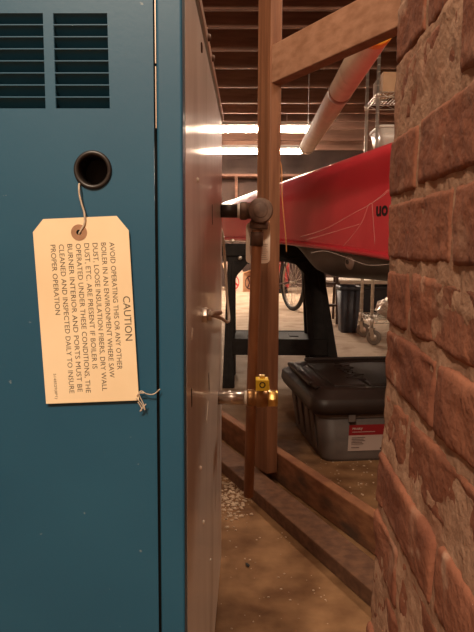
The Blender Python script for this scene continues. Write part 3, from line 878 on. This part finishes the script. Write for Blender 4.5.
# ------------------------------------------------------------------ storage tote
tn = PF(324, 462); tbk = PF(294, 426)
ang = math.radians(8)
TD, TWD, TZ = .52, .72, .275
to = thing('storage_tote', 'grey storage tote with black snap lid on the concrete floor', 'tote', (tn.x, tn.y, 0), ang)
EXT = .035
def tsec(z, r=.05):
    k = z / TZ * EXT
    return [Vector((x, y, z)) for x, y in rrect(-k, TWD + k, -k, TD + k, r, 6)]
def loft(b, secs, cap=True):
    R = [[b.bm.verts.new(p) for p in s_] for s_ in secs]; n = len(R[0])
    for A_, B_ in zip(R, R[1:]):
        for k in range(n): b.bm.faces.new((A_[k], A_[(k + 1) % n], B_[(k + 1) % n], B_[k])).smooth = True
    if cap: b.bm.faces.new(R[0][::-1]); b.bm.faces.new(R[-1])
b = MB(); loft(b, [tsec(0, .04), tsec(.012, .05), tsec(.19, .055)])
def ins(z, e, r=.055):
    k = z / TZ * EXT + e; return [Vector((x, y, z)) for x, y in rrect(-k, TWD + k, -k, TD + k, r, 6)]
loft(b, [ins(.165, .001), ins(.168, .008), ins(.195, .008)])
tb = b.build('tub', M['tote'], to, world=False)
for yy in (.07, .15, .27, .38):
    b = MB(); b.poly([(-.003, yy, .03), (-.003, yy + .055, .03), (-.022, yy + .055, .165), (-.022, yy, .165)], (-.008, 0, 0))
    b.build('wall_rib', M['tote'], tb, world=False, bevel=.004)
for xx in (.40, .55):
    b = MB(); b.poly([(xx, -.003, .03), (xx + .08, -.003, .03), (xx + .08, -.022, .165), (xx, -.022, .165)], (0, -.006, 0))
    b.build('wall_rib', M['tote'], tb, world=False, bevel=.004)
b = MB()
loft(b, [ins(.190, .018), ins(.186, .026), ins(.205, .032), ins(.236, .026), ins(.243, .018), ins(.246, .010), ins(.268, -.012), ins(.272, -.020), ins(.272, -.050), ins(.264, -.056)])
ldo = b.build('lid', M['lid'], to, world=False)
zl_ = .264
for (x0_, x1_) in ((.045, .165), (.18, .40), (.415, .54), (.555, .68)):
    b = MB(); b.bx(x0_, x1_, .045, TD - .045, zl_ - .004, zl_ + .010)
    b.build('lid_panel', M['lid'], ldo, world=False, bevel=.005)
b = MB(); b.bar((-.035, .06, .277), (-.035, TD - .06, .277), .022, .016); b.bar((-.035, .10, .277), (-.02, .02, .270), .022, .014); b.bar((-.035, TD - .10, .277), (-.02, TD - .02, .270), .022, .014)
b.build('raised_edge', M['lid'], ldo, world=False, bevel=.006)
b = MB(); b.bar((.05, TD + .03, .277), (TWD, TD + .03, .277), .022, .016); b.build('raised_edge', M['lid'], ldo, world=False, bevel=.006)
m = text_mesh('Husky', 1.0, .035, .015); x0, x1, y0, y1 = bounds(m)
wcn = root_mtx(to).inverted() @ PF(349, 372, .275)
m.transform(Matrix.Translation((wcn.x, wcn.y, zl_ + .011)) @ Matrix.Rotation(math.radians(-90), 4, 'Z') @ Matrix.Diagonal((.30 / (x1 - x0), .085 / (y1 - y0), .1, 1)) @ Matrix.Translation((-(x0 + x1) / 2, -(y0 + y1) / 2, 0)))
finish(m, 'embossed_word', M['lid'], ldo, world=False)
b = MB(); b.bx(.075, .10, -.048, -.034, .158, .20); b.build('latch', M['tote'], to, world=False, bevel=.003)
lx0, lx1 = .085, .235
def lab(z): return -.0015 - z / TZ * EXT
for nm, za_, zb_, mm in (('label_white_half', .040, .100, M['lwhite']), ('label_red_half', .100, .140, M['lred'])):
    b = MB(); b.poly([(lx0, lab(za_), za_), (lx1, lab(za_), za_), (lx1, lab(zb_), zb_), (lx0, lab(zb_), zb_)], (0, -.0008, 0)); b.build(nm, mm, to, world=False)
m = text_mesh('Husky', .015, 0, .0003)
m.transform(Matrix.Translation((lx0 + .012, lab(.122) - .0018, .122)) @ Matrix.Rotation(PI / 2, 4, 'X')); finish(m, 'label_word', M['lwhite'], to, world=False)
for i, (za_, ln) in enumerate(((.112, .085), (.090, .05), (.084, .045), (.078, .05), (.072, .04), (.066, .045), (.052, .03))):
    b = MB(); b.bx(lx0 + .012, lx0 + .012 + ln, lab(za_) - .0022, lab(za_) - .0012, za_, za_ + .0018); b.build('label_line', M['logo_dark'] if i else M['lwhite'], to, world=False)
b = MB(); b.bx(lx1 - .03, lx1 - .008, lab(.048) - .0022, lab(.048) - .0010, .044, .051)
b.build('label_mark', M['logo_dark'], to, world=False)

# ------------------------------------------------------------------ wire shelving on casters
RY = PF(372, 345).y; RX = P(371.5, 330, RY).x; RD = .46; RW = .92
RT = P(378.5, 46, RY).z
rk = thing('wire_shelving', 'chrome wire shelving unit on grey casters behind the kayak', 'shelving', (RX + RW / 2, RY + RD / 2, 0))
posts = [(RX, RY), (RX, RY + RD), (RX + RW, RY), (RX + RW, RY + RD)]
for (x, y) in posts:
    b = MB(); b.cyl((x, y, .135), (x, y, RT), .013, 14)
    for k in range(int((RT - .2) / .05)):
        b.cyl((x, y, .18 + k * .05), (x, y, .186 + k * .05), .0140, 14)
    b.build('post', M['chrome'], rk)
    b = MB(); b.lathe([(.0, -.013), (.045, -.013), (.056, -.011), (.060, -.004), (.060, .004), (.056, .011), (.045, .013), (0, .013)], (x + .02, y, .060), (.6, 1, 0), 26)
    wl = b.build('caster_wheel', M['caster_rubber'], rk)
    b = MB(); b.lathe([(0, -.016), (.028, -.015), (.028, .015), (0, .016)], (x + .02, y, .060), (.6, 1, 0), 18); b.build('hub', M['zinc'], wl)
    b = MB()
    for s_ in (-.020, .020):
        b.bar((x + .02 + s_ * .5, y + s_ * .86, .052), (x + s_ * .5, y + s_ * .86, .132), .030, .004, up=(.6, 1, 0))
    b.bx(x - .024, x + .024, y - .02, y + .02, .128, .138)
    b.build('caster_fork', M['zinc'], rk)
def wshelf(z):
    b = MB()
    for (p, q) in (((RX, RY), (RX + RW, RY)), ((RX, RY + RD), (RX + RW, RY + RD)), ((RX, RY), (RX, RY + RD)), ((RX + RW, RY), (RX + RW, RY + RD))):
        for dz in (0, -.035): b.cyl((p[0], p[1], z + dz), (q[0], q[1], z + dz), .004, 6)
        n = 12 if abs(p[0] - q[0]) > .1 else 6
        zz_ = [Vector((p[0] + (q[0] - p[0]) * i / n, p[1] + (q[1] - p[1]) * i / n, z - (.035 if i % 2 else 0))) for i in range(n + 1)]
        b.tube(zz_, .003, 5)
    for k in range(1, 34):
        x = RX + RW * k / 34; b.cyl((x, RY, z + .003), (x, RY + RD, z + .003), .0022, 5)
    for (x, y) in posts: b.lathe([(.0135, -.04), (.019, -.04), (.017, .005), (.0135, .005)], (x, y, z), (0, 0, 1), 12)
    return b.build('wire_shelf', M['chrome'], rk)
zs1 = P(366, 319, RY).z; zs2 = P(385, 92, RY).z; zs3 = P(372, 152, RY + .2).z
for z in (zs1, zs2, zs3): wshelf(z)
# things on the shelves
q = Vector((P(387, 80, RY + .12).x, RY + .12, zs2 + .006))
b = MB(); b.bx(q.x - .05, q.x + .22, RY + .03, RY + .24, q.z, q.z + .15); bx_ = b.build('carton', M['card'], bevel=.003); tag(bx_, 'tan carton on the upper wire shelf beside the chimney edge', 'carton')
q = P(366, 98, RY + .33)
b = MB(); b.lathe([(0, 0), (.05, 0), (.055, .01), (.055, .13), (.035, .16), (.02, .17), (.02, .20), (0, .20)], (RX + .08, RY + .33, zs2 + .006), (0, 0, 1), 20)
o = b.build('jug', M['clear']); tag(o, 'pale plastic jug at the left end of the upper wire shelf', 'jug')
wt = thing('white_tub', 'milky tub with white rim on the wire shelf above the kayak', 'tub', (RX + .25, RY + .23, zs3 + .006))
b = MB(); zt3 = P(380, 125, RY + .05).z
wx0, wx1, wy0, wy1 = RX + .025, RX + .5, RY + .03, RY + RD - .03
def wsec(z, e): return [Vector((x, y, z)) for x, y in rrect(wx0 - e, wx1 + e, wy0 - e, wy1 + e, .04, 5)]
loft(b, [wsec(zs3 + .006, -.03), wsec(zt3 - .02, 0), wsec(zt3 - .02, -.004), wsec(zs3 + .012, -.034)]); b.build('tub_wall', M['clear'], wt)
b = MB(); loft(b, [wsec(zt3 - .02, -.003), wsec(zt3 - .022, .008), wsec(zt3 - .002, .010), wsec(zt3, .004), wsec(zt3 - .004, -.005), wsec(zt3 - .02, -.003)], cap=False); b.build('rim', M['white'], wt)
# crumpled bag on lower shelf
bm = bmesh.new(); bmesh.ops.create_icosphere(bm, subdivisions=4, radius=1)
bc = Vector((P(388, 305, RY + .2).x + .04, RY + .2, zs1 + .006))
for v in bm.verts:
    p = v.co.copy(); n = noise.noise(p * 2.2) * .22 + noise.noise(p * 6) * .10
    p *= 1 + n; p.z = max(p.z, -.75); v.co = Vector((p.x * .13, p.y * .13, (p.z + .75) * .088)) + bc
    # pinched top
me = bpy.data.meshes.new('bag'); bm.to_mesh(me); bm.free()
o = finish(me, 'crumpled_bag', M['silver']); tag(o, 'crumpled silvery bag lying on the lowest wire shelf', 'bag')

# ------------------------------------------------------------------ blue bin, ladder, low table
bp_ = PF(346, 333)
BY = bp_.y + .12
bl = P(339.5, 300, BY - .1).x; br = P(360.5, 300, BY - .1).x
bn = thing('waste_bin', 'slate blue plastic bin standing behind the caster wheels', 'bin', ((bl + br) / 2, BY, 0))
bw = (br - bl) / 2
b = MB()
def bsec(z, e): return [Vector((x, y, z)) for x, y in rrect((bl + br) / 2 - bw * e, (bl + br) / 2 + bw * e, BY - .14 * e, BY + .14 * e, .03, 5)]
zbt = P(345, 286, BY).z
loft(b, [bsec(0, .76), bsec(.01, .79), bsec(zbt, 1.0), bsec(zbt, .96), bsec(.02, .76)]); b.build('bin_body', M['bin'], bn)
b = MB(); loft(b, [bsec(zbt - .03, .99), bsec(zbt - .03, 1.06), bsec(zbt + .004, 1.06), bsec(zbt + .004, .96)], cap=False); b.build('bin_rim', M['bin'], bn)

lf = PF(330, 324)
ld = thing('stepladder', 'small dark wooden stepladder between the sawhorse and blue bin', 'stepladder', (lf.x, lf.y + .2, 0))
LH = .95
for sx_ in (-.04, .10):
    b = MB(); b.bar((lf.x + sx_ - .03, lf.y, 0), (lf.x + sx_ * .8, lf.y + .22, LH), .026, .05, up=(0, 1, 0)); b.build('front_rail', M['ladder'], ld)
    b = MB(); b.bar((lf.x + sx_ - .01, lf.y + .46, 0), (lf.x + sx_ * .8, lf.y + .25, LH), .024, .03, up=(0, 1, 0)); b.build('rear_rail', M['ladder'], ld)
for k in range(4):
    u = (k + .8) / 4.4
    b = MB(); b.bx(lf.x - .06 + .015 * u, lf.x + .10, lf.y + .22 * u - .03, lf.y + .22 * u + .05, LH * u, LH * u + .022); b.build('step', M['ladder'], ld)

tyy = 7.15
tz = P(360, 282, tyy).z
tl0 = P(325, 282, tyy).x
tt_ = thing('low_table', 'low pale topped table behind the blue bin', 'table', (tl0 + .7, tyy + .3, 0))
b = MB(); b.bx(tl0, tl0 + 1.5, tyy, tyy + .6, tz - .022, tz + .018); b.build('table_top', M['table'], tt_, bevel=.004)
for x in (tl0 + .22, tl0 + 1.42):
    for y in (tyy + .05, tyy + .53):
        b = MB(); b.bx(x - .02, x + .02, y - .02, y + .02, 0, tz - .022); b.build('leg', M['ladder'], tt_)
nb = PF(375, 322).y
b = MB(); nx0 = P(361, 300, tyy + .1).x
nb_ = thing('dark_crate', 'dark navy crate stored under the low pale table', 'crate', (nx0 + .35, tyy + .3, 0))
b.bx(nx0 + .02, nx0 + .75, tyy + .1, tyy + .5, 0, tz - .09); b.build('crate_body', M['navy'], nb_, bevel=.01)
b = MB(); b.bx(nx0 + .01, nx0 + .76, tyy + .09, tyy + .51, tz - .09, tz - .055); b.build('crate_lid', M['navy'], nb_, bevel=.008)

# ------------------------------------------------------------------ red cabinet and bicycle
cbY = 10.4
ca = P(268, 290, cbY).x; cbx = P(289, 290, cbY).x
rc = thing('red_cabinet', 'red metal cabinet standing far back behind the bicycle', 'cabinet', ((ca + cbx) / 2, cbY + .25, 0))
b = MB(); b.bx(ca, cbx, cbY, cbY + .5, .08, .98); b.build('cabinet_body', M['cabinet'], rc, bevel=.01)
for i in range(4):
    b = MB(); b.bx(ca + .03, cbx - .03, cbY - .018, cbY, .12 + i * .21, .31 + i * .21); dw = b.build('drawer', M['cabinet'], rc, bevel=.004)
    b = MB(); b.bx(ca + .10, cbx - .10, cbY - .04, cbY - .018, .27 + i * .21, .285 + i * .21); b.build('handle', M['zinc'], dw)
b = MB(); b.bx(ca + .02, cbx - .02, cbY + .02, cbY + .48, 0, .08); b.build('cabinet_plinth', M['dark'], rc)

wf = PF(296, 313)
wc = Vector((P(294.5, 290, wf.y).x, wf.y + .28, .34))
th = math.radians(110)
bk = thing('bicycle', 'dark bicycle standing behind the sawhorse with spoked wheel showing', 'bicycle', (wc.x, wc.y, 0), th)
def wheel(x):
    b = MB(); b.ring((x, 0, .34), (0, 1, 0),   .316, .026, 56, 10); t = b.build('tyre', M['tyre'], bk, world=False)
    b = MB(); b.lathe([(.300, -.011), (.300, .011), (.285, .009), (.285, -.009)], (x, 0, .34), (0, 1, 0), 56, closed=True); b.build('wheel_rim', M['zinc'], t, world=False)
    b = MB(); b.cyl((x, -.045, .34), (x, .045, .34), .016, 14); b.build('hub', M['zinc'], t, world=False)
    b = MB()
    for k in range(28):
        a = 2 * PI * k / 28; s_ = .028 if k % 2 else -.028
        b.cyl((x + .015 * math.cos(a + .5), s_, .34 + .015 * math.sin(a + .5)), (x + .287 * math.cos(a), 0, .34 + .287 * math.sin(a)), .0018, 4)
    b.build('spokes', M['zinc'], t, world=False)
wheel(0); wheel(1.03)
b = MB()
BB = (.43, 0, .29); ST = (.27, 0, .76); HT = (.80, 0, .80); HB = (.84, 0, .68)
for p, q in ((BB, ST), (ST, HT), (BB, HB), (HT, HB)): b.cyl(p, q, .016, 12)
for s_ in (-.05, .05):
    b.cyl((0, s_, .34), (BB[0], s_ * .6, BB[2]), .009, 8); b.cyl((0, s_, .34), (.29, s_ * .3, .70), .008, 8); b.tube([(1.03, s_, .34), (.875, s_, .62), (.84, 0, .68)], .011, 8)
fr = b.build('frame', M['bikepaint'], bk, world=False)
b = MB(); b.cyl((ST[0], 0, ST[2]), (.24, 0, .86), .013, 10); b.bx(.12, .36, -.05, .05, .86, .90); b.build('saddle', M['saw'], bk, world=False, bevel=.01)
b = MB(); b.cyl(HT, (.78, 0, .92), .013, 10); b.tube([(.70, -.28, .96), (.80, -.1, .94), (.80, .1, .94), (.70, .28, .96)], .012, 8); b.build('handlebar', M['saw'], bk, world=False)
b = MB(); b.lathe([(.085, -.004), (.095, -.004), (.095, .004), (.085, .004)], (BB[0], -.06, BB[2]), (0, 1, 0), 30, closed=True)
b.bar((BB[0], -.07, BB[2]), (BB[0] + .16, -.07, BB[2] - .05), .012, .02); b.bar((BB[0], .07, BB[2]), (BB[0] - .16, .07, BB[2] + .05), .012, .02)
b.bar((BB[0] + .16, -.08, BB[2] - .05), (BB[0] + .16, -.17, BB[2] - .05), .08, .02); b.bar((BB[0] - .16, .08, BB[2] + .05), (BB[0] - .16, .17, BB[2] + .05), .08, .02)
b.cyl((BB[0], -.08, BB[2]), (BB[0], .08, BB[2]), .02, 12)
b.build('crankset', M['black_iron'], bk, world=False)

# ------------------------------------------------------------------ cardboard box
cf = PF(243, 292)
S_ = .42; HB_ = .36
ca_ = math.radians(47)
cb = thing('cardboard_box', 'open cardboard box with round printed logos on far floor', 'box', (cf.x, cf.y, 0), ca_)
HB_ = P(240, 273, cf.y).z
b = MB(); t = .006
b.bx(0, S_, 0, t, 0, HB_); b.bx(0, S_, S_ - t, S_, 0, HB_); b.bx(S_ - t, S_, t, S_ - t, 0, HB_); b.bx(t, S_ - t, t, S_ - t, 0, t)
b.build('box_wall', M['card'], cb, world=False)
b = MB(); b.bx(0, t, t, S_ - t, 0, HB_); b.build('white_wall', M['cardwhite'], cb, world=False)
b = MB(); b.poly([(0, .01, HB_), (0, S_ - .01, HB_), (-.05, S_ - .01, HB_ + .19), (-.05, .01, HB_ + .19)], (.005, 0, .001)); b.build('white_flap', M['cardwhite'], cb, world=False)
b = MB(); b.poly([(.01, 0, HB_), (S_ - .01, 0, HB_), (S_ - .01, -.17, HB_ + .06), (.01, -.17, HB_ + .06)], (0, .001, .005)); b.build('flap', M['card'], cb, world=False)
b = MB(); b.poly([(.01, S_, HB_), (S_ - .01, S_, HB_), (S_ - .01, S_ + .10, HB_ + .15), (.01, S_ + .10, HB_ + .15)], (0, .001, .005)); b.build('flap', M['card'], cb, world=False)
def logo(mtx, m):
    b = MB(); b.lathe([(.095, 0), (.115, 0), (.115, .002), (.095, .002)], (0, 0, 0), (0, 0, 1), 32, closed=True)
    for a in (0, 2.1, 4.2): b.bar((0, 0, .001), (.1 * math.cos(a), .1 * math.sin(a), .001), .03, .002)
    for v in b.bm.verts: v.co = mtx @ v.co
    b.build('printed_logo', m, cb, world=False)
logo(Matrix.Translation((-.001, .2, HB_ * .48)) @ Matrix.Rotation(-PI / 2, 4, 'Y'), M['logo_red'])
logo(Matrix.Translation((.16, -.001, HB_ * .48)) @ Matrix.Rotation(PI / 2, 4, 'X'), M['logo_dark'])

# ------------------------------------------------------------------ floor rubble
b = MB()
random.seed(3)
def pebble(x, y, r):
    res = bmesh.ops.create_icosphere(b.bm, subdivisions=1, radius=r)
    sc = Vector((random.uniform(.7, 1.3), random.uniform(.7, 1.3), random.uniform(.35, .7)))
    for v in res['verts']:
        p = v.co * (1 + .25 * noise.noise(v.co * 300 + Vector((x * 50, y * 50, 0)))); v.co = Vector((p.x * sc.x + x, p.y * sc.y + y, max(0, p.z * sc.z + r * .25)))
for i in range(420):
    px, py = random.gauss(232, 9), random.gauss(486, 18)
    if px < 219 or py > 600 or py < 455 or px > 246 + (py - 480) * .9: continue
    q = PF(px, py); pebble(q.x, q.y, random.choice((.0025, .003, .004, .005, .007)))
for i in range(60):
    px, py = random.uniform(220, 330), random.uniform(500, 632)
    if px > 252 + (py - 500) * .95: continue
    q = PF(px, py); pebble(q.x, q.y, random.choice((.0015, .002, .003)))
for i in range(140):
    px, py = random.uniform(285, 375), random.uniform(430, 520)
    if py < 458 and px > 300 or py > 452 + (px - 285) * .7: continue
    q = PF(px, py); pebble(q.x, q.y, random.choice((.002, .003, .004)))
o = b.build('floor_rubble', M['stone']); tag(o, 'pale mortar crumbs scattered over the floor beside the floor plate', 'rubble', kind='stuff')
q = PF(247, 566)
b = MB(); b.poly([(q.x - .004, q.y + .012, .001), (q.x + .001, q.y + .010, .002), (q.x + .007, q.y - .004, .004), (q.x + .004, q.y - .012, .002), (q.x - .002, q.y - .002, .003)], (0, 0, .0012))
o = b.build('dead_leaf', M['dark']); tag(o, 'small dark leaf lying on the floor in front of the floor plate', 'leaf')

# ------------------------------------------------------------------ light
def light(name, kind, loc, energy, col, size=.1, rot=(0, 0, 0)):
    l = bpy.data.lights.new(name, kind); l.energy = energy; l.color = col
    if kind == 'AREA': l.size = size
    else: l.shadow_soft_size = size
    o = bpy.data.objects.new(name, l); COL.objects.link(o); o.location = loc; o.rotation_euler = rot
    return o
light('bulb_behind_camera', 'POINT', (-.45, -.95, 2.15), 150, (1, .80, .60), .06)
light('gap_fill_light', 'POINT', (.06, -.7, 2.2), 36, (1, .78, .57), .06)  # added fill, no fixture: brings light into the gap past the boiler
light('panel_fill_light', 'POINT', (1.3, 2.3, 2.35), 75, (1, .78, .58), .06)  # added fill, no fixture: brightens the steel side panel from the right
light('bulb_over_boiler', 'POINT', (-.12, 1.30, 2.4), 42, (1, .76, .54), .06)
w = bpy.data.worlds.new('world'); S.world = w; w.use_nodes = True
w.node_tree.nodes['Background'].inputs['Color'].default_value = (.9, .62, .45, 1)
w.node_tree.nodes['Background'].inputs['Strength'].default_value = .02

S.view_settings.view_transform = 'Standard'
S.view_settings.look = 'None'
S.view_settings.gamma = 1
S.view_settings.exposure = 0.15
S.view_settings.use_curve_mapping = False
